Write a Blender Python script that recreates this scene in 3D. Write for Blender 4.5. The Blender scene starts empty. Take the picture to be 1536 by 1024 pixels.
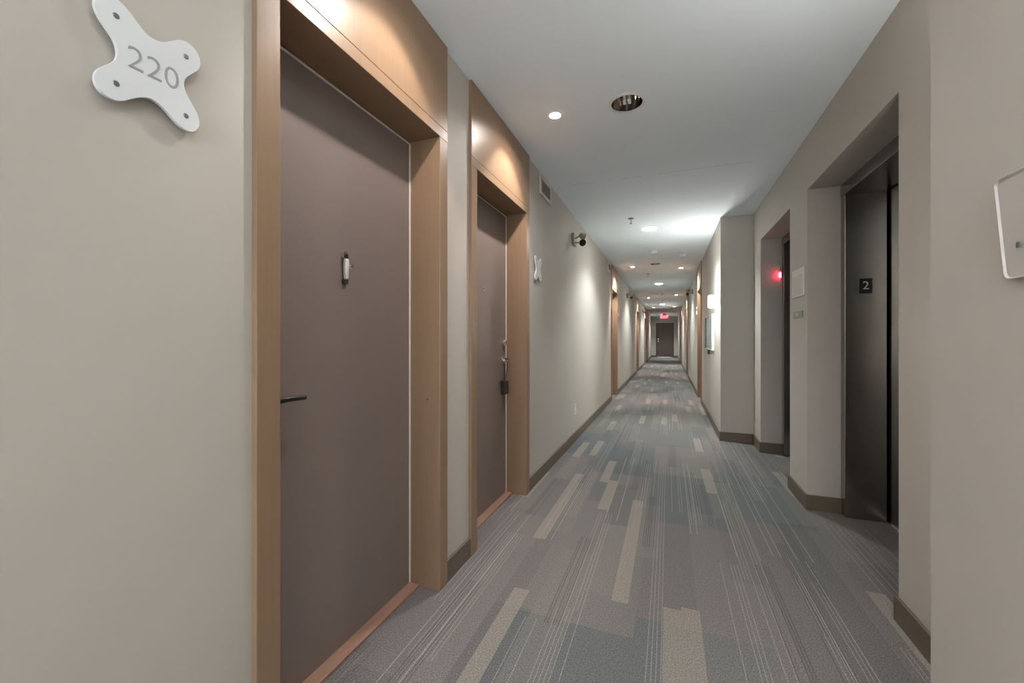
import bpy, bmesh, math, random
from mathutils import Vector, Matrix
random.seed(7)
C = bpy.context.scene
COL = C.collection
PI = math.pi

# ------------------------------------------------------------------ room numbers (metres)
H = 2.6                       # ceiling
XL, XR, XA = -1.017, 0.57, 0.905   # corridor left wall, right wall, elevator alcove wall
YB, YE = -3.2, 28.0           # behind the camera, far end
YA0, YA1 = 1.236, 5.32        # alcove from / to
DOOR_H = 2.137

# ------------------------------------------------------------------ materials
def new_mat(name):
    m = bpy.data.materials.new(name); m.use_nodes = True
    nt = m.node_tree
    return m, nt, nt.nodes['Principled BSDF']

def mat(name, col, rough=0.5, metal=0.0, spec=0.5, vary=0.0, scale=8.0, bump=0.0, bscale=300.0, stretch=None, coat=0.0):
    m, nt, p = new_mat(name)
    p.inputs['Base Color'].default_value = (*col, 1)
    p.inputs['Roughness'].default_value = rough
    p.inputs['Metallic'].default_value = metal
    p.inputs['Specular IOR Level'].default_value = spec
    p.inputs['Coat Weight'].default_value = coat
    geo = nt.nodes.new('ShaderNodeNewGeometry')
    vec = geo.outputs['Position']
    if stretch:
        mp = nt.nodes.new('ShaderNodeMapping'); mp.inputs['Scale'].default_value = stretch
        nt.links.new(vec, mp.inputs['Vector']); vec = mp.outputs['Vector']
    if vary > 0:
        n = nt.nodes.new('ShaderNodeTexNoise'); n.inputs['Scale'].default_value = scale; n.inputs['Detail'].default_value = 5
        nt.links.new(vec, n.inputs['Vector'])
        mx = nt.nodes.new('ShaderNodeMix'); mx.data_type = 'RGBA'
        mx.inputs[6].default_value = (*[c * (1 - vary) for c in col], 1)
        mx.inputs[7].default_value = (*[min(1, c * (1 + vary)) for c in col], 1)
        nt.links.new(n.outputs['Fac'], mx.inputs[0]); nt.links.new(mx.outputs[2], p.inputs['Base Color'])
    if bump > 0:
        n2 = nt.nodes.new('ShaderNodeTexNoise'); n2.inputs['Scale'].default_value = bscale
        nt.links.new(vec, n2.inputs['Vector'])
        b = nt.nodes.new('ShaderNodeBump'); b.inputs['Strength'].default_value = bump; b.inputs['Distance'].default_value = 0.002
        nt.links.new(n2.outputs['Fac'], b.inputs['Height']); nt.links.new(b.outputs['Normal'], p.inputs['Normal'])
    return m

def emit(name, col, strength, base=None):
    m, nt, p = new_mat(name)
    p.inputs['Base Color'].default_value = (*(base or col), 1)
    p.inputs['Emission Color'].default_value = (*col, 1)
    p.inputs['Emission Strength'].default_value = strength
    p.inputs['Roughness'].default_value = 0.4
    return m

M = {}
M['wall'] = mat('wall_paint', (0.49, 0.457, 0.417), 0.62, spec=0.35, vary=0.02, scale=1.5, bump=0.06, bscale=420)
M['base'] = mat('baseboard_vinyl', (0.135, 0.108, 0.076), 0.45, vary=0.05)
M['wood'] = mat('wood_laminate', (0.255, 0.165, 0.102), 0.36, vary=0.12, scale=5, stretch=(14, 14, 0.5), bump=0.03, bscale=60)
M['leaf'] = mat('door_laminate', (0.20, 0.160, 0.147), 0.42, vary=0.04, scale=3, stretch=(3, 3, 0.6))
M['seal'] = mat('white_seal', (0.72, 0.68, 0.64), 0.4)
M['oak'] = mat('threshold_wood', (0.31, 0.185, 0.135), 0.45, vary=0.3, scale=7, stretch=(12, 1, 12))
M['chrome'] = mat('chrome', (0.78, 0.76, 0.73), 0.16, metal=1)
M['black'] = mat('black_metal', (0.012, 0.014, 0.016), 0.35)
M['dark'] = mat('dark_brown_plastic', (0.035, 0.024, 0.02), 0.5)
M['white'] = mat('white_plastic', (0.74, 0.74, 0.72), 0.4)
M['offwhite'] = mat('cream_plastic', (0.56, 0.53, 0.47), 0.45)
M['sign'] = mat('white_sign_acrylic', (0.72, 0.74, 0.76), 0.28)
M['signnum'] = mat('grey_engraving', (0.33, 0.33, 0.36), 0.4)
M['bolt'] = mat('grey_bolt', (0.22, 0.22, 0.23), 0.35, metal=0.8)
M['steel'] = mat('brushed_steel', (0.38, 0.365, 0.345), 0.25, metal=1, vary=0.12, scale=3, stretch=(1, 1, 40), bump=0.05, bscale=20)
M['steelb'] = mat('steel_edge', (0.5, 0.48, 0.46), 0.3, metal=1)
M['shaft'] = mat('shaft_concrete', (0.05, 0.05, 0.05), 0.9)
M['plate'] = mat('black_plate', (0.008, 0.008, 0.009), 0.4)
M['paper'] = mat('paper', (0.62, 0.60, 0.54), 0.7, vary=0.06, scale=60)
M['paperw'] = mat('light_paper', (0.72, 0.70, 0.64), 0.7)
M['wallplate'] = mat('wall_plate_plastic', (0.54, 0.505, 0.475), 0.35)
M['rim'] = mat('rim_highlight', (0.63, 0.60, 0.57), 0.3)  # paler than the cover: the bevel highlight is put into the colour
M['knock'] = mat('satin_nickel', (0.80, 0.77, 0.77), 0.33, metal=0.25)
M['teal'] = mat('pale_teal_glass', (0.40, 0.53, 0.52), 0.12)
M['greenplate'] = mat('green_grey_plate', (0.19, 0.22, 0.175), 0.4)
M['greenbtn'] = mat('pale_green_plate', (0.33, 0.40, 0.33), 0.35)
M['vent'] = mat('vent_paint', (0.58, 0.54, 0.49), 0.5)
M['louvre'] = mat('louvre_paint', (0.42, 0.385, 0.32), 0.5)
M['ventd'] = mat('vent_dark', (0.10, 0.09, 0.075), 0.7)
M['emerg'] = mat('beige_lamp_housing', (0.30, 0.27, 0.20), 0.45)
M['emergd'] = mat('dark_lamp_glass', (0.035, 0.03, 0.022), 0.12)
M['white_metal'] = mat('white_trim_metal', (0.70, 0.71, 0.70), 0.4)
M['reflector'] = mat('reflector_metal', (0.55, 0.54, 0.52), 0.09, metal=1)
M['tube'] = mat('lamp_tube_white', (0.80, 0.79, 0.74), 0.35)
M['exitbox'] = mat('exit_housing', (0.45, 0.46, 0.45), 0.4)
M['cfl'] = emit('frosted_lens_lit', (0.94, 1.0, 0.95), 30.0, (0.8, 0.8, 0.8))
M['halo'] = emit('halogen_lit', (1.0, 0.91, 0.85), 230.0, (0.8, 0.8, 0.8))
M['halo_low'] = emit('halogen_lit_low', (1.0, 0.91, 0.85), 190.0, (0.8, 0.8, 0.8))
M['halo_high'] = emit('halogen_lit_high', (1.0, 0.91, 0.85), 400.0, (0.8, 0.8, 0.8))
M['cfl_low'] = emit('frosted_lens_low', (0.94, 1.0, 0.95), 8.0, (0.8, 0.8, 0.8))
M['sconce'] = emit('sconce_glass', (1.0, 0.98, 0.93), 0.28, (0.85, 0.85, 0.82))
M['red'] = emit('red_indicator', (1.0, 0.03, 0.08), 9.0, (0.5, 0.02, 0.03))
M['exitred'] = emit('exit_letters', (1.0, 0.04, 0.05), 5.0, (0.5, 0.02, 0.02))
M['greenlens'] = mat('pale_green_lens', (0.35, 0.45, 0.40), 0.25)

# ceiling paint with one hairline joint across the corridor
def ceiling_mat():
    m, nt, p = new_mat('ceiling_paint')
    p.inputs['Roughness'].default_value = 0.8; p.inputs['Specular IOR Level'].default_value = 0.2
    L = nt.links.new
    geo = nt.nodes.new('ShaderNodeNewGeometry'); sep = nt.nodes.new('ShaderNodeSeparateXYZ'); L(geo.outputs['Position'], sep.inputs[0])
    nz = nt.nodes.new('ShaderNodeTexNoise'); nz.inputs['Scale'].default_value = 9; L(geo.outputs['Position'], nz.inputs['Vector'])
    def mth(op, a, b=None):
        n = nt.nodes.new('ShaderNodeMath'); n.operation = op
        for i, v in enumerate((a, b)):
            if v is None: continue
            if isinstance(v, (int, float)): n.inputs[i].default_value = v
            else: L(v, n.inputs[i])
        return n.outputs[0]
    d = mth('ABSOLUTE', mth('SUBTRACT', sep.outputs['Y'], 3.73))
    near = mth('LESS_THAN', d, 0.0045)
    inx = mth('MULTIPLY', mth('GREATER_THAN', sep.outputs['X'], -0.82), mth('LESS_THAN', sep.outputs['X'], 0.62))
    fac = mth('MULTIPLY', mth('MULTIPLY', near, inx), mth('GREATER_THAN', nz.outputs['Fac'], 0.43))
    fac = mth('MULTIPLY', fac, 0.35)
    mx = nt.nodes.new('ShaderNodeMix'); mx.data_type = 'RGBA'
    mx.inputs[6].default_value = (0.80, 0.88, 0.95, 1); mx.inputs[7].default_value = (0.30, 0.31, 0.31, 1)
    L(fac, mx.inputs[0]); L(mx.outputs[2], p.inputs['Base Color'])
    return m
M['ceil'] = ceiling_mat()

# striped carpet tiles running along the corridor
def carpet_mat():
    m, nt, p = new_mat('striped_carpet')
    p.inputs['Roughness'].default_value = 0.95; p.inputs['Specular IOR Level'].default_value = 0.12
    L = nt.links.new
    geo = nt.nodes.new('ShaderNodeNewGeometry'); sep = nt.nodes.new('ShaderNodeSeparateXYZ'); L(geo.outputs['Position'], sep.inputs[0])
    X, Y = sep.outputs['X'], sep.outputs['Y']
    def mth(op, a, b=None):
        n = nt.nodes.new('ShaderNodeMath'); n.operation = op
        for i, v in enumerate((a, b)):
            if v is None: continue
            if isinstance(v, (int, float)): n.inputs[i].default_value = v
            else: L(v, n.inputs[i])
        return n.outputs[0]
    def wn(a, b):
        cb = nt.nodes.new('ShaderNodeCombineXYZ'); 
        for i, v in enumerate((a, b)):
            if isinstance(v, (int, float)): cb.inputs[i].default_value = v
            else: L(v, cb.inputs[i])
        w = nt.nodes.new('ShaderNodeTexWhiteNoise'); w.noise_dimensions = '2D'; L(cb.outputs[0], w.inputs['Vector'])
        return w.outputs['Value']
    def cell(wd, ln, seed, shift=0.0):
        row = mth('FLOOR', mth('DIVIDE', mth('ADD', X, shift), wd))
        off = wn(mth('ADD', row, seed), seed * 1.7)
        seg = mth('FLOOR', mth('ADD', mth('DIVIDE', Y, ln), off))
        return row, seg, wn(mth('ADD', row, seed * 3.1), mth('ADD', seg, seed * 7.3))
    def ramp(v, stops, interp='CONSTANT'):
        r = nt.nodes.new('ShaderNodeValToRGB'); r.color_ramp.interpolation = interp
        e = r.color_ramp.elements
        while len(e) < len(stops): e.new(0.5)
        for el, (pos, c) in zip(e, stops): el.position = pos; el.color = (*c, 1)
        L(v, r.inputs[0]); return r.outputs[0]
    def mix(fac, a, b):
        mx = nt.nodes.new('ShaderNodeMix'); mx.data_type = 'RGBA'
        for i, v in ((0, fac), (6, a), (7, b)):
            if isinstance(v, (int, float)): mx.inputs[i].default_value = v
            elif isinstance(v, tuple): mx.inputs[i].default_value = (*v, 1)
            else: L(v, mx.inputs[i])
        return mx.outputs[2]
    _, _, v0 = cell(0.5, 1.0, 3.0, 0.13)
    base = ramp(v0, [(0, (.165, .155, .152)), (.28, (.150, .148, .150)), (.5, (.176, .166, .160)), (.72, (.136, .144, .148)), (.88, (.160, .150, .150))])
    # broad tonal bands
    _, _, v1 = cell(0.17, 0.75, 11.0, 0.05)
    base = mix(mth('MULTIPLY', mth('GREATER_THAN', v1, 0.74), 0.32), base, (.215, .198, .182))
    base = mix(mth('MULTIPLY', mth('LESS_THAN', v1, 0.17), 0.32), base, (.098, .108, .112))
    # narrow beige bars
    _, _, v2 = cell(0.074, 0.62, 23.0, 0.02)
    base = mix(mth('MULTIPLY', mth('GREATER_THAN', v2, 0.895), 0.6), base, (.305, .272, .236))
    # pin stripes in bundles
    def pins(pitch, grp, ln, seed, thr, keep, half, col, fac):
        nonlocal base
        _, seg, g = cell(grp, ln, seed)
        lr = mth('FLOOR', mth('DIVIDE', X, pitch))
        fr = mth('ABSOLUTE', mth('SUBTRACT', mth('FRACT', mth('DIVIDE', X, pitch)), 0.5))
        on = mth('MULTIPLY', mth('LESS_THAN', fr, half), mth('GREATER_THAN', g, thr))
        on = mth('MULTIPLY', on, mth('GREATER_THAN', wn(mth('ADD', lr, seed), seg), keep))
        base = mix(mth('MULTIPLY', on, fac), base, col)
    pins(0.0165, 0.115, 1.05, 41.0, 0.60, 0.42, 0.10, (.33, .31, .285), 0.6)
    pins(0.037, 0.26, 1.5, 57.0, 0.62, 0.55, 0.05, (.37, .35, .32), 0.62)
    pins(0.012, 0.07, 0.8, 71.0, 0.84, 0.2, 0.22, (.085, .083, .082), 0.55)
    # yarn speckle
    n = nt.nodes.new('ShaderNodeTexNoise'); n.inputs['Scale'].default_value = 190; n.inputs['Detail'].default_value = 3
    L(geo.outputs['Position'], n.inputs['Vector'])
    mp = nt.nodes.new('ShaderNodeMapRange'); mp.inputs[1].default_value = .3; mp.inputs[2].default_value = .7; mp.inputs[3].default_value = .62; mp.inputs[4].default_value = 1.40
    L(n.outputs['Fac'], mp.inputs[0])
    mul = nt.nodes.new('ShaderNodeMix'); mul.data_type = 'RGBA'; mul.blend_type = 'MULTIPLY'; mul.inputs[0].default_value = 1
    L(base, mul.inputs[6]); L(mp.outputs[0], mul.inputs[7])
    L(mul.outputs[2], p.inputs['Base Color'])
    b = nt.nodes.new('ShaderNodeBump'); b.inputs['Strength'].default_value = .25; b.inputs['Distance'].default_value = .002
    L(n.outputs['Fac'], b.inputs['Height']); L(b.outputs['Normal'], p.inputs['Normal'])
    return m
M['carpet'] = carpet_mat()

# ------------------------------------------------------------------ object helpers
WLOC = {}
def wloc(o): return WLOC.get(o.name, Vector((0, 0, 0)))

def thing(name, label, cat, loc, group=None, kind=None):
    o = bpy.data.objects.new(name, None); COL.objects.link(o)
    o.location = loc; o.empty_display_size = 0.05
    WLOC[o.name] = Vector(loc)
    o['label'] = label; o['category'] = cat
    if group: o['group'] = group
    if kind: o['kind'] = kind
    return o

def obj(name, bm, m, parent=None, label=None, bevel=0.0, smooth=False):
    """link a bmesh (world coordinates) as one mesh object, under parent if given"""
    bmesh.ops.recalc_face_normals(bm, faces=bm.faces)
    me = bpy.data.meshes.new(name)
    base = wloc(parent) if parent else Vector((0, 0, 0))
    if parent: bmesh.ops.translate(bm, verts=bm.verts, vec=-base)
    bm.to_mesh(me); bm.free()
    if smooth:
        for f in me.polygons: f.use_smooth = True
    me.materials.append(m)
    o = bpy.data.objects.new(name, me); COL.objects.link(o)
    if parent: o.parent = parent
    WLOC[o.name] = base.copy()
    if label: o['label'] = label
    if bevel:
        b = o.modifiers.new('Bevel', 'BEVEL'); b.width = bevel; b.segments = 2; b.limit_method = 'ANGLE'
    if smooth:
        try:
            me.set_sharp_from_angle(angle=math.radians(40))
        except Exception: pass
    return o

def struct(o, label, cat):
    o['kind'] = 'structure'; o['label'] = label; o['category'] = cat
    return o

def box(bm, x0, x1, y0, y1, z0, z1):
    v = [bm.verts.new((x, y, z)) for x in (x0, x1) for y in (y0, y1) for z in (z0, z1)]
    for f in ((0, 1, 3, 2), (4, 6, 7, 5), (0, 4, 5, 1), (2, 3, 7, 6), (0, 2, 6, 4), (1, 5, 7, 3)):
        bm.faces.new([v[i] for i in f])
    return bm
def B(*a): return box(bmesh.new(), *a)

def tube(bm, p0, p1, r0, r1=None, n=20, cap=True):
    p0, p1 = Vector(p0), Vector(p1); r1 = r0 if r1 is None else r1
    d = (p1 - p0).normalized()
    a = d.orthogonal().normalized(); b = d.cross(a)
    A = [bm.verts.new(p0 + r0 * (a * math.cos(t) + b * math.sin(t))) for t in [2 * PI * i / n for i in range(n)]]
    D = [bm.verts.new(p1 + r1 * (a * math.cos(t) + b * math.sin(t))) for t in [2 * PI * i / n for i in range(n)]]
    for i in range(n): bm.faces.new((A[i], A[(i + 1) % n], D[(i + 1) % n], D[i]))
    if cap: bm.faces.new(A[::-1]); bm.faces.new(D)
    return bm
def T(*a, **k): return tube(bmesh.new(), *a, **k)

def path_tube(bm, pts, r, n=10):
    """round rod along a polyline, with ball joints left out: rings share vertices"""
    pts = [Vector(p) for p in pts]; rings = []
    for i, p in enumerate(pts):
        d = ((pts[min(i + 1, len(pts) - 1)] - p).normalized() + (p - pts[max(i - 1, 0)]).normalized())
        d.normalize()
        ref = Vector((0.31, 0.17, 0.93)) if abs(d.z) < .9 else Vector((1, 0, 0))
        a = d.cross(ref).normalized(); b = d.cross(a)
        rr = r[i] if isinstance(r, (list, tuple)) else r
        rings.append([bm.verts.new(p + rr * (a * math.cos(2 * PI * k / n) + b * math.sin(2 * PI * k / n))) for k in range(n)])
    for A, D in zip(rings, rings[1:]):
        for i in range(n): bm.faces.new((A[i], A[(i + 1) % n], D[(i + 1) % n], D[i]))
    bm.faces.new(rings[0][::-1]); bm.faces.new(rings[-1])
    return bm

def lathe(bm, c, prof, n=40, close=True):
    """profile [(r, z)] turned about the vertical through c=(x, y)"""
    rings = []
    for r, z in prof:
        if r < 1e-6: rings.append([bm.verts.new((c[0], c[1], z))])
        else: rings.append([bm.verts.new((c[0] + r * math.cos(2 * PI * k / n), c[1] + r * math.sin(2 * PI * k / n), z)) for k in range(n)])
    for A, D in zip(rings, rings[1:]):
        for i in range(n):
            j = (i + 1) % n
            if len(A) == 1: bm.faces.new((A[0], D[i], D[j]))
            elif len(D) == 1: bm.faces.new((A[i], A[j], D[0]))
            else: bm.faces.new((A[i], A[j], D[j], D[i]))
    return bm

def prism(bm, outline, axis_pt, x0, x1):
    """closed outline [(y, z)] extruded between x0 and x1"""
    A = [bm.verts.new((x0, y, z)) for y, z in outline]; D = [bm.verts.new((x1, y, z)) for y, z in outline]
    n = len(outline)
    for i in range(n): bm.faces.new((A[i], A[(i + 1) % n], D[(i + 1) % n], D[i]))
    f0 = bm.faces.new(A[::-1]); f1 = bm.faces.new(D)
    bm.normal_update()
    bmesh.ops.triangulate(bm, faces=[f0, f1])
    return bm

def text_bm(s, size, depth, mtx, spacing=1.0, weight=0.0):
    """lettering as solid mesh, centred, placed with a matrix"""
    cu = bpy.data.curves.new('lettering', 'FONT'); cu.body = s; cu.size = size; cu.extrude = depth; cu.align_x = 'CENTER'; cu.align_y = 'CENTER'
    cu.space_character = spacing; cu.offset = weight
    o = bpy.data.objects.new('lettering', cu); COL.objects.link(o)
    dg = bpy.context.evaluated_depsgraph_get(); dg.update()
    me = bpy.data.meshes.new_from_object(o.evaluated_get(dg))
    bm = bmesh.new(); bm.from_mesh(me); bmesh.ops.transform(bm, matrix=mtx, verts=bm.verts)
    bpy.data.objects.remove(o); bpy.data.meshes.remove(me); bpy.data.curves.remove(cu)
    return bm

def spot(name, parent, loc, target, power, col, angle, blend, radius=0.03):
    l = bpy.data.lights.new(name, 'SPOT'); l.energy = power; l.color = col; l.spot_size = math.radians(angle); l.spot_blend = blend; l.shadow_soft_size = radius
    o = bpy.data.objects.new(name, l); COL.objects.link(o)
    o.parent = parent; o.location = Vector(loc) - wloc(parent)
    o.rotation_euler = (Vector(target) - Vector(loc)).to_track_quat('-Z', 'Y').to_euler()
    return o

def area(name, parent, loc, target, power, col, sx, sy, spread=180):
    l = bpy.data.lights.new(name, 'AREA'); l.energy = power; l.color = col; l.shape = 'RECTANGLE'; l.size = sx; l.size_y = sy; l.spread = math.radians(spread)
    o = bpy.data.objects.new(name, l); COL.objects.link(o)
    o.parent = parent; o.location = Vector(loc) - wloc(parent)
    o.rotation_euler = (Vector(target) - Vector(loc)).to_track_quat('-Z', 'Y').to_euler()
    return o

# ------------------------------------------------------------------ doors along the corridor: (y0, y1) of the clear opening
LEFT = [(0.829, 1.675), (2.076, 2.932), (8.02, 8.87), (14.72, 15.57), (19.55, 20.4)]
RIGHT = [(8.24, 9.09), (13.62, 14.47), (19.2, 20.05)]
CW = 0.071                     # casing width

# floor, ceiling
struct(obj('floor', B(-1.45, 1.5, YB - .2, YE + .3, -0.1, 0), M['carpet']), 'grey striped carpet floor running down the corridor', 'floor')

CFL = (0.92, 1.0, 0.96)
WARM = (1.0, 0.9, 0.83)
LIT = [(-0.225, 0.40), (-0.225, -2.4), (-0.225, 5.55), (-0.225, 11.2), (-0.215, 17.9), (-0.215, 25.7)]
UNLIT = [(-0.232, 2.54), (-0.228, 8.2), (-0.222, 13.75)]
POTS = [(-0.63, 1.28), (-0.669, 2.52), (-0.655, 8.38), (-0.63, 14.95), (-0.62, 19.6), (0.24, 8.85), (0.24, 14.25), (0.25, 19.4)]

# ceiling with real recesses for every fitting
cb = B(-1.45, 1.5, YB - .2, YE + .3, H, H + 0.14)
ceil = obj('ceiling', cb, M['ceil'])
cut = bmesh.new()
for x, y in LIT + UNLIT: tube(cut, (x, y, H - .05), (x, y, H + .3), .091, n=48)
for x, y in POTS: tube(cut, (x, y, H - .05), (x, y, H + .3), .034, n=32)
cutter = obj('cutter', cut, M['ceil'])
bo = ceil.modifiers.new('holes', 'BOOLEAN'); bo.operation = 'DIFFERENCE'; bo.object = cutter; bo.solver = 'EXACT'
dg = bpy.context.evaluated_depsgraph_get(); dg.update()
nm = bpy.data.meshes.new_from_object(ceil.evaluated_get(dg))
ceil.modifiers.clear(); old = ceil.data; ceil.data = nm; nm.name = 'ceiling'
bpy.data.objects.remove(cutter)
struct(ceil, 'pale grey painted ceiling with a hairline joint', 'ceiling')

# ------------------------------------------------------------------ walls
def side_wall(name, xa, xb, y0, y1, doors, top):
    bm = bmesh.new(); y = y0
    for a, b in sorted(doors):
        box(bm, xa, xb, y, a - CW, 0, H); box(bm, xa, xb, a - CW, b + CW, top, H); y = b + CW
    box(bm, xa, xb, y, y1, 0, H)
    return obj(name, bm, M['wall'])
struct(side_wall('wall_left', XL - .2, XL, YB, YE, LEFT, DOOR_H + .05), 'taupe painted wall along the doors 220 side', 'wall')
struct(side_wall('wall_right', XR, XR + .2, YA1, YE, RIGHT, DOOR_H + .05), 'taupe painted wall beyond the elevator alcove', 'wall')
bm = B(XR, XR + .2, YB, YA0 - .15, 0, H); box(bm, XR, XA + .2, YA0 - .15, YA0, 0, H)
struct(obj('wall_right_near', bm, M['wall']), 'pale taupe wall at the near end of the elevator alcove', 'wall')
E1, E2, ET = (2.187, 3.397), (3.831, 4.936), 2.225
bm = bmesh.new()
box(bm, XA, 1.097, YA0, E1[0], 0, H); box(bm, XA, 1.097, E1[0], E1[1], ET, H); box(bm, XA, 1.097, E1[1], E2[0], 0, H)
box(bm, XA, 1.097, E2[0], E2[1], ET, H); box(bm, XA, 1.097, E2[1], YA1, 0, H)
struct(obj('wall_alcove', bm, M['wall']), 'taupe wall of the alcove with two elevator openings', 'wall')
bm = B(1.44, 1.5, E1[0] - .2, E2[1] + .2, 0, H); box(bm, 1.097, 1.44, E1[0] - .2, E1[0] - .1, 0, H); box(bm, 1.097, 1.44, E2[1] + .1, E2[1] + .2, 0, H); box(bm, 1.097, 1.44, E1[1] + .1, E2[0] - .1, 0, H)  # added out of sight to stop sky light leaking round the elevator doors
struct(obj('wall_shaft_block', bm, M['shaft']), 'added unseen dark wall behind the steel doors, blocking sky light', 'wall')
struct(obj('wall_alcove_return', B(XR + .2, 1.097, YA1, YA1 + .15, 0, H), M['wall']), 'shaded taupe return wall beyond the far elevator', 'wall')
WX0, WX1, WZ0, WZ1 = -.88, .43, .75, 2.35
bm = B(XL - .2, WX0, YB - .15, YB, 0, H); box(bm, WX1, XR + .2, YB - .15, YB, 0, H); box(bm, WX0, WX1, YB - .15, YB, 0, WZ0); box(bm, WX0, WX1, YB - .15, YB, WZ1, H)
struct(obj('wall_back', bm, M['wall']), 'taupe wall closing the corridor behind the camera', 'wall')
wn_ = thing('fill_window_1', 'added white framed window for fill light, behind the camera', 'window', ((WX0 + WX1) / 2, YB, WZ0), kind='structure')  # invented opening, added so sky light fills the corridor from behind
bm = bmesh.new()
for a in ((WX0, WX1, WZ0, WZ0 + .05), (WX0, WX1, WZ1 - .05, WZ1), (WX0, WX0 + .05, WZ0 + .05, WZ1 - .05), (WX1 - .05, WX1, WZ0 + .05, WZ1 - .05), (-.25, -.2, WZ0 + .05, WZ1 - .05)):
    box(bm, a[0], a[1], YB - .1, YB - .04, a[2], a[3])
obj('fill_window_frame', bm, M['white'], wn_)
pt = bpy.data.lights.new('fill_daylight', 'AREA'); pt.shape = 'RECTANGLE'; pt.size = WX1 - WX0; pt.size_y = WZ1 - WZ0; pt.cycles.is_portal = True  # samples the sky through the added window
po = bpy.data.objects.new('fill_daylight_portal', pt); COL.objects.link(po); po.location = ((WX0 + WX1) / 2, YB - .12, (WZ0 + WZ1) / 2); po.rotation_euler = (PI / 2, 0, 0)
ED = (-0.667, 0.266)
bm = B(XL, ED[0] - .07, YE, YE + .2, 0, H); box(bm, ED[1] + .07, XR, YE, YE + .2, 0, H); box(bm, ED[0] - .07, ED[1] + .07, YE, YE + .2, 2.19, H)
struct(obj('wall_end', bm, M['wall']), 'brown end wall closing the corridor', 'wall')

# ------------------------------------------------------------------ baseboards
BH, BT = .105, .013
bm = bmesh.new(); y = YB
for a, b in LEFT: box(bm, XL, XL + BT, y, a - CW, 0, BH); y = b + CW
box(bm, XL, XL + BT, y, YE, 0, BH)
struct(obj('baseboard_left', bm, M['base'], bevel=.003), 'brown baseboard along the left wall', 'baseboard')
bm = bmesh.new(); y = YA1 - BT
for a, b in RIGHT: box(bm, XR - BT, XR, y, a - CW, 0, BH); y = b + CW
box(bm, XR - BT, XR, y, YE, 0, BH); 
struct(obj('baseboard_right', bm, M['base'], bevel=.003), 'brown baseboard along the right wall past the alcove', 'baseboard')
bm = B(XR - BT, XR, YB, YA0 + BT, 0, BH); box(bm, XR, XA - BT, YA0, YA0 + BT, 0, BH)
struct(obj('baseboard_right_near', bm, M['base'], bevel=.003), 'brown baseboard on the near block of the right wall', 'baseboard')
bm = bmesh.new()
for a, b in ((YA0, E1[0]), (E1[1], E2[0]), (E2[1], YA1)):
    box(bm, XA - BT, XA, a, b, 0, BH)
for e in (E1, E2):
    box(bm, XA - BT, 1.097, e[1] - BT, e[1], 0, BH); box(bm, XA - BT, 1.097, e[0], e[0] + BT, 0, BH)
box(bm, XR, XA - BT, YA1 - BT, YA1, 0, BH)
struct(obj('baseboard_alcove', bm, M['base'], bevel=.002), 'brown baseboard wrapping the elevator alcove', 'baseboard')
bm = B(XL + BT, ED[0] - .07, YE - BT, YE, 0, BH); box(bm, ED[1] + .07, XR - BT, YE - BT, YE, 0, BH)
struct(obj('baseboard_end', bm, M['base']), 'brown baseboard on the end wall', 'baseboard')

# ------------------------------------------------------------------ apartment doors
def bxd(Xw, s, d0, d1, y0, y1, z0, z1, bm=None):
    """box by depth into the wall"""
    xa, xb = sorted((Xw + s * d0, Xw + s * d1))
    return box(bm or bmesh.new(), xa, xb, y0, y1, z0, z1)

def lever_parts(parent, X, s, y, z, dirn, m, L=.11):
    """rose, spindle and lever; X = door face, s = into-wall sign"""
    bm = T((X, y, z), (X - s * .009, y, z), .026, n=28)
    h = obj('lever_handle', bm, m, parent)
    bm = bmesh.new()
    xo = X - s * .05
    path_tube(bm, [(X - s * .008, y, z), (X - s * .038, y, z), (xo, y + dirn * .012, z), (xo, y + dirn * .05, z), (xo, y + dirn * L, z - .002)], [.010, .010, .0105, .009, .008], 14)
    obj('lever', bm, m, h, smooth=True)
    return h

def make_door(idx, side, y0, y1, label, hinge_far=True):
    s, Xw = (-1, XL) if side == 'L' else (1, XR)
    d = thing('door_%d' % idx, label, 'door', (Xw, (y0 + y1) / 2, 0), kind='structure')
    for a, b in ((y0 - CW, y0), (y1, y1 + CW)):
        obj('door_jamb', bxd(Xw, s, -.017, .2, a, b, 0, DOOR_H), M['wood'], d, bevel=.0025)
    obj('head_jamb', bxd(Xw, s, -.017, .2, y0 - CW, y1 + CW, DOOR_H + .0006, DOOR_H + .049), M['wood'], d, bevel=.0015)
    obj('header_panel', bxd(Xw, s, -.017, 0, y0 - CW, y1 + CW, DOOR_H + .0505, H - .001), M['wood'], d, bevel=.0015)
    lf = obj('door_leaf', bxd(Xw, s, .151, .196, y0, y1, .013, DOOR_H), M['leaf'], d)
    bm = bxd(Xw, s, .146, .151, y0, y1, DOOR_H - .0145, DOOR_H - .0085)
    bxd(Xw, s, .146, .151, y1 - .006, y1, .013, DOOR_H - .0145, bm); bxd(Xw, s, .146, .151, y0, y0 + .006, .013, DOOR_H - .0145, bm)
    obj('seal_strip', bm, M['seal'], d, label='thin white strip round the leaf')
    obj('threshold', bxd(Xw, s, .097, .196, y0, y1, 0, .0125), M['oak'], d, label='reddish wooden threshold', bevel=.003)
    return d, Xw + s * .151, s

d1, X1, s1 = make_door(1, 'L', *LEFT[0], 'nearest brown apartment door beside the white sign reading 220')
lever_parts(d1, X1, s1, .90, .997, 1, M['black'], L=.118)
obj('deadbolt', T((X1, .90, 1.13), (X1 + .014, .90, 1.13), .026, n=28), M['black'], d1)
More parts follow.
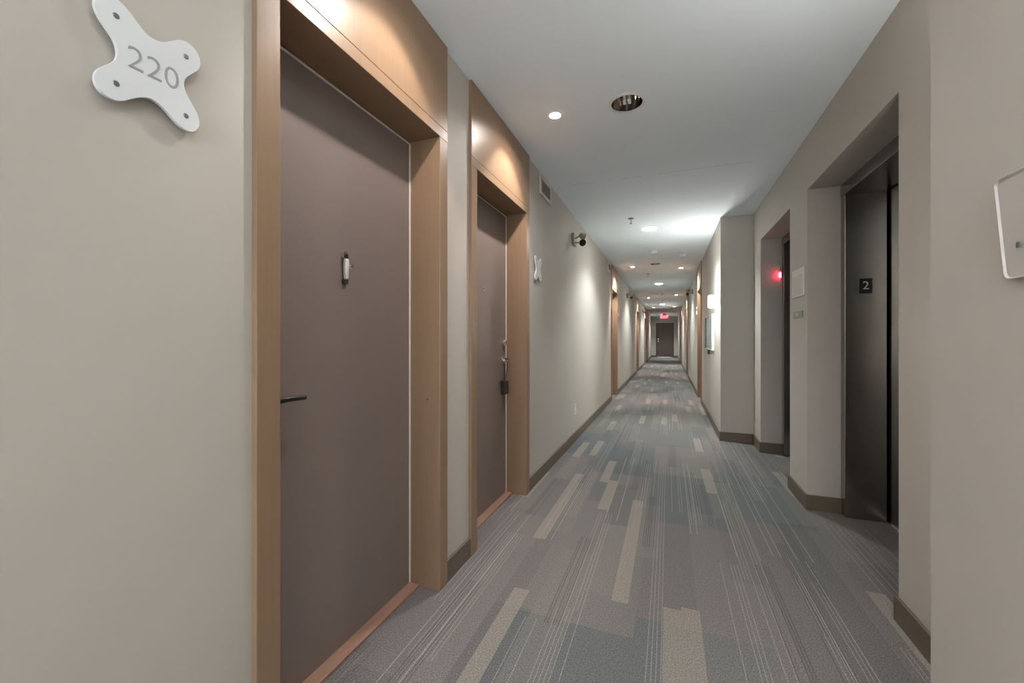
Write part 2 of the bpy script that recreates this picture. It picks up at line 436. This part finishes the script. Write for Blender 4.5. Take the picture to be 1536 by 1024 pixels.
# viewer with hanging knocker
yk = 1.243
kn = obj('door_knocker', T((X1, yk, 1.505), (X1 + .012, yk, 1.505), .0155, n=28), M['chrome'], d1, label='bright chrome knocker with a viewer', smooth=True)
bm = bmesh.new()
prof = [(-.007, 1.494), (.007, 1.494), (.0105, 1.470), (.010, 1.440), (.007, 1.415), (-.007, 1.415), (-.010, 1.440), (-.0105, 1.470)]
prism(bm, [(yk + a, z) for a, z in prof], None, X1 + .006, X1 + .02)
obj('knocker_arm', bm, M['knock'], kn, bevel=.003, smooth=True)
obj('viewer_lens', T((X1 + .012, yk, 1.505), (X1 + .0145, yk, 1.505), .0085, n=20), M['black'], kn)
bm = T((X1, yk + .004, 1.463), (X1 + .032, yk + .006, 1.463), .004, n=12); tube(bm, (X1 + .03, yk + .006, 1.463), (X1 + .037, yk + .006, 1.463), .007, n=14)
obj('knocker_stud', bm, M['chrome'], kn, smooth=True)
bm = T((X1 + .001, yk, 1.407), (X1 + .013, yk, 1.407), .011, n=20)
obj('strike_button', bm, M['dark'], kn)

d2, X2, s2 = make_door(2, 'L', *LEFT[1], 'second brown apartment door with chrome lever beyond a narrow wall strip')
lever_parts(d2, X2, s2, 2.875, 1.022, -1, M['chrome'], L=.115)
bm = T((X2, 2.875, 1.158), (X2 + .012, 2.875, 1.158), .029, n=28); tube(bm, (X2 + .012, 2.875, 1.158), (X2 + .026, 2.875, 1.158), .021, .018, n=28)
obj('deadbolt', bm, M['chrome'], d2, smooth=True)
bm = T((X2, 2.515, 1.525), (X2 + .006, 2.515, 1.525), .0125, n=24)
vw = obj('door_viewer', bm, M['chrome'], d2); obj('viewer_lens', T((X2 + .006, 2.515, 1.525), (X2 + .007, 2.515, 1.525), .007, n=18), M['black'], vw)
# strike dents of brightness on the jambs: small chrome screws
obj('jamb_screw', T((XL - .05, LEFT[0][1], .90), (XL - .05, LEFT[0][1] - .003, .90), .005, n=12), M['chrome'], d1)

for i, (r, lab) in enumerate([(LEFT[2], 'brown apartment door recessed in the left wall past the wall vent and twin lamps'), (LEFT[3], 'fourth brown door along the left wall, far down the corridor'),
                              (LEFT[4], 'farthest brown door along the left wall, before the end wall')]):
    d, X, s = make_door(3 + i, 'L', *r, lab)
    lever_parts(d, X, s, r[1] - .06, 1.022, -1, M['chrome'])
for i, (r, lab) in enumerate([(RIGHT[0], 'brown apartment door in the right wall just past the teal framed panel'), (RIGHT[1], 'second brown door along the right wall past the alcove'),
                              (RIGHT[2], 'farthest brown door along the right wall')]):
    d, X, s = make_door(6 + i, 'R', *r, lab)
    lever_parts(d, X, s, r[1] - .06, 1.022, -1, M['chrome'])

# end door
M['endleaf'] = mat('end_door_laminate', (0.105, 0.072, 0.066), 0.42, vary=.05)
M['darkwood'] = mat('dark_wood', (0.095, 0.060, 0.050), 0.45, vary=.08)
d9 = thing('door_9', 'dark brown door in the end wall under the red exit sign', 'door', ((ED[0] + ED[1]) / 2, YE, 0), kind='structure')
for a, b in ((ED[0] - .07, ED[0]), (ED[1], ED[1] + .07)): obj('door_jamb', B(a, b, YE - .015, YE + .12, 0, 2.12), M['darkwood'], d9)
obj('head_jamb', B(ED[0] - .07, ED[1] + .07, YE - .015, YE + .12, 2.121, 2.19), M['darkwood'], d9)
obj('door_leaf', B(ED[0], ED[1], YE + .03, YE + .075, .012, 2.12), M['endleaf'], d9)
hb = T((ED[0] + .07, YE + .03, 1.02), (ED[0] + .07, YE + .02, 1.02), .03); path_tube(hb, [(ED[0] + .07, YE + .02, 1.02), (ED[0] + .07, YE - .02, 1.02), (ED[0] + .09, YE - .03, 1.02), (ED[0] + .19, YE - .03, 1.02)], .01)
obj('lever_handle', hb, M['chrome'], d9)
obj('deadbolt', T((ED[0] + .07, YE + .03, 1.16), (ED[0] + .07, YE + .012, 1.16), .028), M['chrome'], d9)

# ------------------------------------------------------------------ elevators
def elevator(yn, yf, label):
    e = thing('elevator', label, 'elevator', (1.097, (yn + yf) / 2, 0), group='elevators in the alcove')
    xf, xd, fw = 1.097, 1.318, .068
    jf = obj('door_jamb', B(xf, xd, yf - fw, yf - .0005, 0, ET - .08), M['steel'], e, bevel=.002)
    obj('door_jamb', B(xf, xd, yn + .0005, yn + fw, 0, ET - .08), M['steel'], e, bevel=.002)
    hd = bmesh.new(); box(hd, xf - .004, xd, yn + .0005, yf - .0005, ET - .0795, ET - .0005)
    obj('header', hd, M['steel'], e, bevel=.002)
    ym = (yn + yf) / 2
    obj('door_panel', B(xd + .012, xd + .042, ym - .01, yf - .02, .008, ET - .04), M['steel'], e)
    obj('door_panel', B(xd + .05, xd + .08, yn + .02, ym + .02, .008, ET - .04), M['steel'], e)
    obj('sill', B(xd, xd + .1, yn, yf, -.01, .006), M['steelb'], e)
    # floor number plate on the far jamb
    yj = yf - fw
    pl = obj('floor_plate', B(1.173, 1.241, yj - .004, yj, 1.483, 1.582), M['plate'], e, label='black plate with a raised white 2', bevel=.001)
    mt = Matrix.Translation((1.207, yj - .0045, 1.5335)) @ Matrix.Rotation(PI / 2, 4, 'X')
    obj('numeral', text_bm('2', .075, .0008, mt), M['white'], pl)
    bm = bmesh.new()
    for k in range(8): box(bm, 1.185 + k * .0062, 1.1885 + k * .0062, yj - .005, yj - .004, 1.571, 1.5735) if k in (2, 3, 5, 6) else None
    return e
elevator(*E1, 'near steel elevator with the floor number 2 plate in view')
elevator(*E2, 'far steel elevator beside the red lit indicator')
# indicator at the far elevator
ln = thing('elevator_indicator', 'small lit red elevator indicator on the far elevator frame', 'indicator light', (1.093, 4.905, 1.82))
obj('housing', B(1.081, 1.093, 4.895, 4.935, 1.80, 1.94), M['steelb'], ln, bevel=.002)
obj('red_lens', B(1.068, 1.081, 4.905, 4.932, 1.818, 1.868), M['red'], ln, label='glowing red lens')
obj('green_lens', B(1.070, 1.081, 4.905, 4.932, 1.878, 1.928), M['greenlens'], ln, label='unlit pale green lens')

# notice, call plate on the pier between the elevators
nt_ = thing('notice_holder', 'pale framed notice on the pier between the elevators', 'notice', (XA, 3.596, 1.6))
obj('frame', B(XA - .008, XA, 3.456, 3.738, 1.497, 1.703), M['white'], nt_, bevel=.002)
obj('sheet', B(XA - .0092, XA - .008, 3.475, 3.722, 1.508, 1.655), M['paper'], nt_)
obj('sheet', B(XA - .0092, XA - .008, 3.462, 3.732, 1.659, 1.698), M['paperw'], nt_)
cp = thing('call_switch_plate', 'small green-grey plate under the notice between the elevators', 'call plate', (XA, 3.606, 1.366))
obj('plate', B(XA - .007, XA, 3.49, 3.722, 1.342, 1.391), M['greenplate'], cp, bevel=.0015)
obj('button', B(XA - .010, XA - .007, 3.565, 3.64, 1.353, 1.381), M['greenbtn'], cp, bevel=.0015)

# wall plate at the near right, leaning out a little at its top, rounded corners
def rounded(y0, y1, z0, z1, r, n=8):
    pts = []
    for cy, cz, a0 in ((y1 - r, z1 - r, 0), (y0 + r, z1 - r, PI / 2), (y0 + r, z0 + r, PI), (y1 - r, z0 + r, 1.5 * PI)):
        for k in range(n + 1): a = a0 + PI / 2 * k / n; pts.append((cy + r * math.cos(a), cz + r * math.sin(a)))
    return pts
wp = thing('wall_plate', 'cream rounded wall plate at the right edge beside the alcove', 'wall plate', (XR, .93, 1.38))
o = rounded(.80, .995, 1.292, 1.470, .012)
bm = bmesh.new()
def wx(z, d): return XR - d - .014 * (z - 1.292) / .178
front = [bm.verts.new((wx(z, .008), y, z)) for y, z in o]; back = [bm.verts.new((XR, y, z)) for y, z in o]
cy, cz = .8975, 1.381
ins = [bm.verts.new((wx(z, .0075), cy + (y - cy) * .965, cz + (z - cz) * .962)) for y, z in o]
n = len(o)
for i in range(n):
    j = (i + 1) % n
    bm.faces.new((back[i], back[j], front[j], front[i])); bm.faces.new((front[i], front[j], ins[j], ins[i]))
bm.faces.new(ins)
obj('cover', bm, M['wallplate'], wp)
rim = bmesh.new()
def ring(k, d): return [rim.verts.new((wx(z, d), cy + (y - cy) * k, cz + (z - cz) * k)) for y, z in o]
rr = [ring(1.0, .0078), ring(1.0, .0105), ring(.985, .0112), ring(.965, .0078)]
for A_, B_ in zip(rr, rr[1:]):
    for i in range(n): rim.faces.new((A_[i], A_[(i + 1) % n], B_[(i + 1) % n], B_[i]))
obj('rim', rim, M['rim'], wp, label='raised rim, coloured paler as an edge highlight', smooth=True)
bm = B(XR - .0165, XR - .0145, .953, .958, 1.342, 1.352)
obj('mark', bm, M['bolt'], wp, label='tiny grey mark')

# ------------------------------------------------------------------ room number signs
OUT = [(0.435, 1.816), (0.436, 1.807), (0.442, 1.793), (0.454, 1.779), (0.465, 1.766), (0.47, 1.749), (0.469, 1.732), (0.462, 1.719), (0.447, 1.703), (0.437, 1.688), (0.435, 1.673), (0.439, 1.66), (0.449, 1.651),
       (0.464, 1.648), (0.478, 1.653), (0.493, 1.666), (0.507, 1.677), (0.521, 1.684), (0.536, 1.683), (0.551, 1.675), (0.567, 1.661), (0.583, 1.651), (0.6, 1.650), (0.613, 1.659), (0.62, 1.676), (0.616, 1.697),
       (0.603, 1.716), (0.591, 1.733), (0.586, 1.75), (0.590, 1.765), (0.603, 1.782), (0.616, 1.798), (0.622, 1.814), (0.619, 1.831), (0.609, 1.843), (0.594, 1.848), (0.579, 1.843), (0.563, 1.829), (0.548, 1.816),
       (0.533, 1.810), (0.518, 1.812), (0.506, 1.821), (0.494, 1.833), (0.482, 1.842), (0.471, 1.847), (0.459, 1.847), (0.447, 1.841), (0.438, 1.830)]
BOLTS = [(0.468, 1.813), (0.591, 1.813), (0.468, 1.682), (0.591, 1.682)]
def smooth_loop(p, it=1):
    for _ in range(it):
        q = []
        for i in range(len(p)):
            a, b = p[i], p[(i + 1) % len(p)]
            q += [(a[0] * .75 + b[0] * .25, a[1] * .75 + b[1] * .25), (a[0] * .25 + b[0] * .75, a[1] * .25 + b[1] * .75)]
        p = q
    return p
def room_sign(Xw, s, yc, zc, label, number=None):
    t = thing('room_sign', label, 'sign', (Xw, yc, zc), group='white cross-shaped room signs')
    oc = (.528, 1.748); loop = smooth_loop(OUT)
    f = (lambda y: y) if s < 0 else (lambda y: -y)
    lp = [(yc + f(y - oc[0]), zc + z - oc[1]) for y, z in loop]
    bm = bmesh.new(); prism(bm, lp, None, Xw - s * .010, Xw - s * .018)
    obj('plate', bm, M['sign'], t, bevel=.001)
    for y, z in BOLTS:
        a, b = yc + f(y - oc[0]), zc + z - oc[1]
        bm = T((Xw, a, b), (Xw - s * .010, a, b), .006, n=14); tube(bm, (Xw - s * .018, a, b), (Xw - s * .0195, a, b), .0055, .0045, n=18)
        obj('bolt', bm, M['bolt'], t)
    if number:
        rot = Matrix.Rotation(PI / 2, 4, 'Z') @ Matrix.Rotation(PI / 2, 4, 'X')
        mt = Matrix.Translation((Xw - s * .0181, yc + .003, zc - .001)) @ rot
        obj('room_number', text_bm(number, .064, .0006, mt, spacing=1.0, weight=-.0008), M['signnum'], t, label='grey engraved number 220')
    return t
room_sign(XL, -1, .528, 1.748, 'large white cross-shaped room sign reading 220', '220')
room_sign(XL, -1, 3.235, 1.762, 'white cross-shaped room sign on the left wall under the vent')
room_sign(XL, -1, 9.15, 1.762, 'small distant white room sign past the third left door')
room_sign(XR, 1, 9.42, 1.762, 'small distant white room sign past the first right door')
es = thing('wall_sign', 'small pale square sign left of the dark end door', 'sign', (-.85, YE, 1.87))
obj('plate', B(-.93, -.79, YE - .012, YE, 1.75, 2.0), M['offwhite'], es)

# ------------------------------------------------------------------ vents
def vent(y0, y1, z0, z1, label):
    v = thing('wall_vent', label, 'vent', (XL, (y0 + y1) / 2, (z0 + z1) / 2), group='wall vents by the ceiling')
    bm = bmesh.new(); fw = .032
    for a in ((y0, y1, z0, z0 + fw), (y0, y1, z1 - fw, z1), (y0, y0 + fw, z0 + fw, z1 - fw), (y1 - fw, y1, z0 + fw, z1 - fw)):
        box(bm, XL, XL + .012, *a)
    obj('frame', bm, M['vent'], v, bevel=.002)
    obj('back', B(XL, XL + .001, y0 + fw, y1 - fw, z0 + fw, z1 - fw), M['ventd'], v)
    n = 9; bm = bmesh.new(); hh = (z1 - z0 - 2 * fw - .012)
    for k in range(n):
        z = z0 + fw + hh * (k + .5) / n
        q = [bm.verts.new(c) for c in ((XL + .0105, y0 + fw, z - .0075), (XL + .0105, y1 - fw, z - .0075), (XL + .002, y1 - fw, z + .0085), (XL + .002, y0 + fw, z + .0085))]
        q2 = [bm.verts.new(c.co + Vector((.0012, 0, .001))) for c in q]
        bm.faces.new(q); bm.faces.new(q2[::-1])
        for i in range(4): bm.faces.new((q[i], q[(i + 1) % 4], q2[(i + 1) % 4], q2[i]))
    obj('louvre', bm, M['louvre'], v)
vent(3.315, 3.665, 2.412, 2.586, 'beige louvred vent high on the left wall past the second door')
vent(7.50, 7.85, 2.412, 2.586, 'small distant vent high before the third left door')

# ------------------------------------------------------------------ twin-head emergency lamps
def emergency(Xw, s, y, z, label, k=1.0):
    t = thing('emergency_spotlight', label, 'emergency light', (Xw, y, z), group='twin-head emergency lights')
    X = lambda d: Xw - s * d
    bm = bmesh.new(); xa, xb = sorted((X(0), X(.03)))
    box(bm, xa, xb, y - .07, y + .07, z - .055, z + .075)
    obj('base', bm, M['emerg'], t, bevel=.006)
    for i, (dx, dy, dz, ax) in enumerate([(.115, -.03, .035, (.55, .6, -.25)), (.12, -.075, -.045, (.45, -.8, -.35))]):
        c = Vector((X(dx), y + dy, z + dz)); a = Vector((-s * ax[0], ax[1], ax[2])).normalized()
        bm = bmesh.new()
        path_tube(bm, [(X(.028), y + dy * .5, z + dz * .6), (X(.06), y + dy * .8, z + dz * .9), tuple(c - a * .03)], .008, 10)
        hd = obj('lamp_head', tube(bm, c - a * .032, c + a * .02, .024, .040, n=24), M['emerg'], t, smooth=True)
        obj('lens', tube(bmesh.new(), c + a * .02, c + a * .024, .037, .034, n=24), M['emergd'], hd, label='dark round lens')
    return t
emergency(XL, -1, 4.62, 2.305, 'twin-head emergency lamp on the left wall beside the bright wall wash')
emergency(XL, -1, 11.1, 2.30, 'dark distant emergency lamp on the left wall past the third door')
emergency(XL, -1, 18.0, 2.32, 'farthest emergency lamp on the left wall')
emergency(XR, 1, 11.0, 2.33, 'distant emergency lamp on the right wall past its first door')

# ------------------------------------------------------------------ outlet
ot = thing('outlet', 'cream power outlet low on the left wall', 'outlet', (XL, 4.72, .365))
obj('plate', B(XL, XL + .007, 4.68, 4.76, .305, .43), M['white'], ot, bevel=.003)
for z in (.335, .40):
    obj('socket', prism(bmesh.new(), rounded(4.703, 4.737, z - .014, z + .014, .01, 4), None, XL + .007, XL + .0085), M['offwhite'], ot)

# ------------------------------------------------------------------ key lockbox on the second door
lb = thing('lockbox', 'dark key lockbox hanging below the second door lever', 'lockbox', (X2, 2.85, .82))
obj('body', B(X2 + .002, X2 + .040, 2.828, 2.888, .772, .872), M['dark'], lb, bevel=.005)
bm = bmesh.new(); path_tube(bm, [(X2 + .02, 2.846, .868), (X2 + .022, 2.85, .92), (X2 + .026, 2.853, 1.01), (X2 + .0275, 2.860, 1.037), (X2 + .0275, 2.868, 1.042), (X2 + .0275, 2.884, 1.040), (X2 + .0275, 2.893, 1.03), (X2 + .024, 2.889, .95), (X2 + .02, 2.872, .868)], .0035, 8)
obj('shackle', bm, M['dark'], lb, smooth=True)

# ------------------------------------------------------------------ sconce and teal panel past the alcove
def sconce(loc, rz, label, up, down):
    """box sconce; built for a wall whose room side is local -X, then turned about its base"""
    t = thing('wall_sconce', label, 'wall lamp', (0, 0, 0), group='white box sconces')
    bm = bmesh.new()
    prof = [(0, -.12), (-.085, -.12), (-.105, -.08), (-.105, .08), (-.085, .12), (0, .12)]
    for P0, P1 in zip(prof, prof[1:]):
        a, b = Vector((*P0, 0)), Vector((*P1, 0)); nn = (b - a).cross(Vector((0, 0, 1))).normalized() * .006
        vs = []
        for q in (a, b, b + nn, a + nn):
            for z in (-.0725, .0725): vs.append(bm.verts.new((q.x, q.y, z)))
        for f in ((0, 2, 3, 1), (4, 6, 7, 5), (0, 1, 7, 6), (2, 4, 5, 3), (1, 3, 5, 7), (0, 6, 4, 2)): bm.faces.new([vs[i] for i in f])
    obj('lamp_shade', bm, M['sconce'], t)
    obj('back_plate', B(-.006, 0, -.1, .1, -.0625, .0625), M['white'], t)
    obj('lamp_tube', T((-.05, -.05, -.02), (-.05, .05, -.02), .018), M['tube'], t)
    obj('lamp_holder', T((-.006, 0, -.02), (-.033, 0, -.02), .012), M['white'], t)
    area('lamp_up', t, (-.05, 0, .055), (-.05, 0, 3), up, (1, .97, .90), .07, .16)
    area('lamp_down', t, (-.05, 0, -.065), (-.05, 0, -3), down, (1, .97, .90), .07, .16)
    t.location = loc; t.rotation_euler = (0, 0, rz)
    return t
sconce((XR, 5.62, 1.648), 0, 'glowing white box sconce on the right wall past the alcove', 2.7, 3)
sconce((.755, YA0, 1.648), -PI / 2, 'added unseen white box sconce on the near return of the elevator alcove', 1.7, 1.5)  # added out of view to brighten the alcove and its ceiling
sconce((XR, -1.2, 1.648), 0, 'added unseen white box sconce on the right wall behind the camera', 5, 1.5)  # added out of view as uplight for the near ceiling
sconce((XL, -1.5, 1.648), PI, 'added unseen white box sconce on the left wall behind the camera', 11, 7)  # also added out of view, lifts the ceiling and right wall

fp = thing('framed_panel', 'pale teal framed panel under the white sconce', 'wall panel', (XR, 6.5, 1.27))
bm = bmesh.new()
for a in ((6.03, 7.03, 1.03, 1.045), (6.03, 7.03, 1.505, 1.52), (6.03, 6.045, 1.045, 1.505)): box(bm, XR - .03, XR, *a)
obj('frame', bm, M['offwhite'], fp)
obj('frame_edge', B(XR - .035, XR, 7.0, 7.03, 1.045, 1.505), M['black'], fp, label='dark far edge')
obj('pane', B(XR - .022, XR - .002, 6.045, 7.0, 1.045, 1.505), M['teal'], fp)
obj('latch', B(XR - .03, XR, 6.62, 6.74, .96, 1.025), M['black'], fp, label='small black latch under the frame')

# ------------------------------------------------------------------ recessed lights
def can_parts(t, x, y):
    obj('trim_ring', lathe(bmesh.new(), (x, y), [(.0905, H), (.0905, H - .004), (.1, H - .004), (.108, H - .001), (.108, H)]), M['white_metal'], t, smooth=True)
def lit_can(x, y, label, power):
    t = thing('downlight', label, 'ceiling light', (x, y, H), group='round corridor downlights')
    can_parts(t, x, y)
    obj('lens', lathe(bmesh.new(), (x, y), [(.0903, H - .001), (.078, H - .007), (.055, H - .012), (.025, H - .015), (0, H - .0155)]), M['cfl_low' if y < 1 else 'cfl'], t, label='lit frosted lens', smooth=True)
    spot('lamp', t, (x, y, H - .03), (x, y, 0), power, CFL, 132, .55, .05)
def dark_can(x, y, label):
    t = thing('downlight', label, 'ceiling light', (x, y, H), group='round corridor downlights')
    can_parts(t, x, y)
    pr = [(.0903, H - .001), (.089, H + .02), (.084, H + .05), (.074, H + .08), (.058, H + .105), (.035, H + .122), (0, H + .128)]
    obj('reflector', lathe(bmesh.new(), (x, y), pr, n=48), M['reflector'], t, label='mirror chrome reflector', smooth=True)
    bm = bmesh.new()
    for dx, dy in ((-.014, -.014), (.014, -.014), (-.014, .014), (.014, .014)):
        tube(bm, (x + dx, y + dy, H + .004), (x + dx, y + dy, H + .085), .0095, n=14)
    obj('bulb', bm, M['tube'], t, label='unlit white lamp tubes')
    obj('bulb_base', T((x, y, H + .085), (x, y, H + .127), .03, n=24), M['offwhite'], t)
labs = ['lit round downlight just behind the camera', 'added unseen lit round downlight near the back wall', 'bright round lit downlight nearest in view, beside the sprinkler',  # the one by the back wall is added for overall brightness
        'second lit round downlight down the corridor ceiling', 'third lit round downlight far down the corridor', 'lit round downlight just before the exit sign']
PW = [1.5, 12, 38, 46, 56, 66]
for (x, y), l, p in zip(LIT, labs, PW): lit_can(x, y, l, p)
for (x, y), l in zip(UNLIT, ['unlit chrome recessed downlight nearest in view with white bulb', 'unlit chrome downlight between the two middle spotlights', 'far unlit downlight between the lit ones']):
    dark_can(x, y, l)
def pot(x, y, label, power):
    t = thing('spotlight', label, 'ceiling light', (x, y, H), group='small door spotlights')
    obj('trim_ring', lathe(bmesh.new(), (x, y), [(.0335, H + .04), (.0335, H - .002), (.039, H - .0035), (.045, H - .001), (.045, H)]), M['white_metal'], t, smooth=True)
    obj('lamp_glass', lathe(bmesh.new(), (x, y), [(.0335, H + .018), (.018, H + .0155), (0, H + .0145)]), M['halo_low' if y < 2 else 'halo_high' if y < 5 else 'halo'], t, label='lit lamp face', smooth=True)
    sx = -1 if x < -.2 else 1
    spot('lamp', t, (x, y, H - .012), (x + sx * math.tan(math.radians(24)), y, H - 1.012), power, WARM, 80, .4, .02)
pl = ['small lit spotlight over the nearest door, above the frame', 'small bright spotlight over the second left door', 'small spotlight over the third left door', 'small spotlight over the fourth left door',
      'small spotlight over the farthest left door', 'small spotlight over the first right door', 'small spotlight over the second right door', 'small spotlight over the farthest right door']
for (x, y), l in zip(POTS, pl): pot(x, y, l, 7.5 if y < 2 else 8.5 if y < 5 else 46)

# ------------------------------------------------------------------ sprinklers, detectors, exit sign
def sprinkler(x, y, label):
    t = thing('sprinkler', label, 'sprinkler', (x, y, H), group='ceiling sprinklers')
    obj('escutcheon', lathe(bmesh.new(), (x, y), [(0, H - .008), (.018, H - .008), (.034, H - .003), (.036, H)]), M['bolt'], t, smooth=True)
    bm = T((x, y, H - .008), (x, y, H - .03), .008, n=14)
    for d in (-.012, .012): path_tube(bm, [(x, y + d * .6, H - .028), (x, y + d, H - .04), (x, y + d * .3, H - .06)], .0025, 8)
    obj('stem', bm, M['chrome'], t)
    obj('deflector', T((x, y, H - .060), (x, y, H - .0625), .014, n=20), M['chrome'], t)
sprinkler(-.41, 5.0, 'metal sprinkler in the ceiling beside the nearest lit downlight')
sprinkler(-.41, 9.4, 'distant sprinkler in the ceiling past the middle unlit downlight')
sprinkler(-.2, 15.9, 'farthest sprinkler in the ceiling')
def detector(x, y, r, label):
    t = thing('smoke_detector', label, 'smoke detector', (x, y, H), group='white ceiling detectors')
    obj('base', lathe(bmesh.new(), (x, y), [(0, H - .012), (r, H - .012), (r, H)]), M['white_metal'], t)
    obj('cover', lathe(bmesh.new(), (x, y), [(r * .9, H - .012), (r * .86, H - .03), (r * .6, H - .042), (0, H - .045)]), M['white'], t, smooth=True)
detector(-.225, 7.0, .07, 'white domed smoke detector in the corridor centre')
detector(.225, 7.45, .05, 'small white detector near the right wall')

ex = thing('exit_sign', 'red lit exit sign hanging before the end door', 'exit sign', (-.2, 24.4, H))
obj('housing', B(-.38, -.02, 24.38, 24.42, 2.27, 2.5), M['exitbox'], ex, bevel=.004)
obj('canopy', B(-.28, -.12, 24.37, 24.43, 2.5, H), M['exitbox'], ex)
mt = Matrix.Translation((-.2, 24.379, 2.385)) @ Matrix.Rotation(PI / 2, 4, 'X')
obj('exit_lettering', text_bm('EXIT', .2, .001, mt, weight=.004), M['exitred'], ex, label='glowing red letters')

# ------------------------------------------------------------------ camera, world, view
w = bpy.data.worlds.new('World'); C.world = w; w.use_nodes = True
w.node_tree.nodes['Background'].inputs[0].default_value = (.86, .93, 1, 1); w.node_tree.nodes['Background'].inputs[1].default_value = 3.2
cam = bpy.data.cameras.new('Camera'); co = bpy.data.objects.new('Camera', cam); COL.objects.link(co)
co.location = (0, 0, 1.188); co.rotation_euler = (PI / 2, 0, math.radians(20.877))
cam.sensor_width = 36; cam.lens = 614.3 / 1536 * 36; cam.shift_y = -4.3 / 1536; cam.clip_start = .02
C.camera = co
C.view_settings.view_transform = 'Standard'; C.view_settings.look = 'None'; C.view_settings.gamma = 1; C.view_settings.use_curve_mapping = False
C.view_settings.exposure = 1.9
C.cycles.caustics_reflective = False; C.cycles.caustics_refractive = False
C.cycles.max_bounces = 16; C.cycles.diffuse_bounces = 10
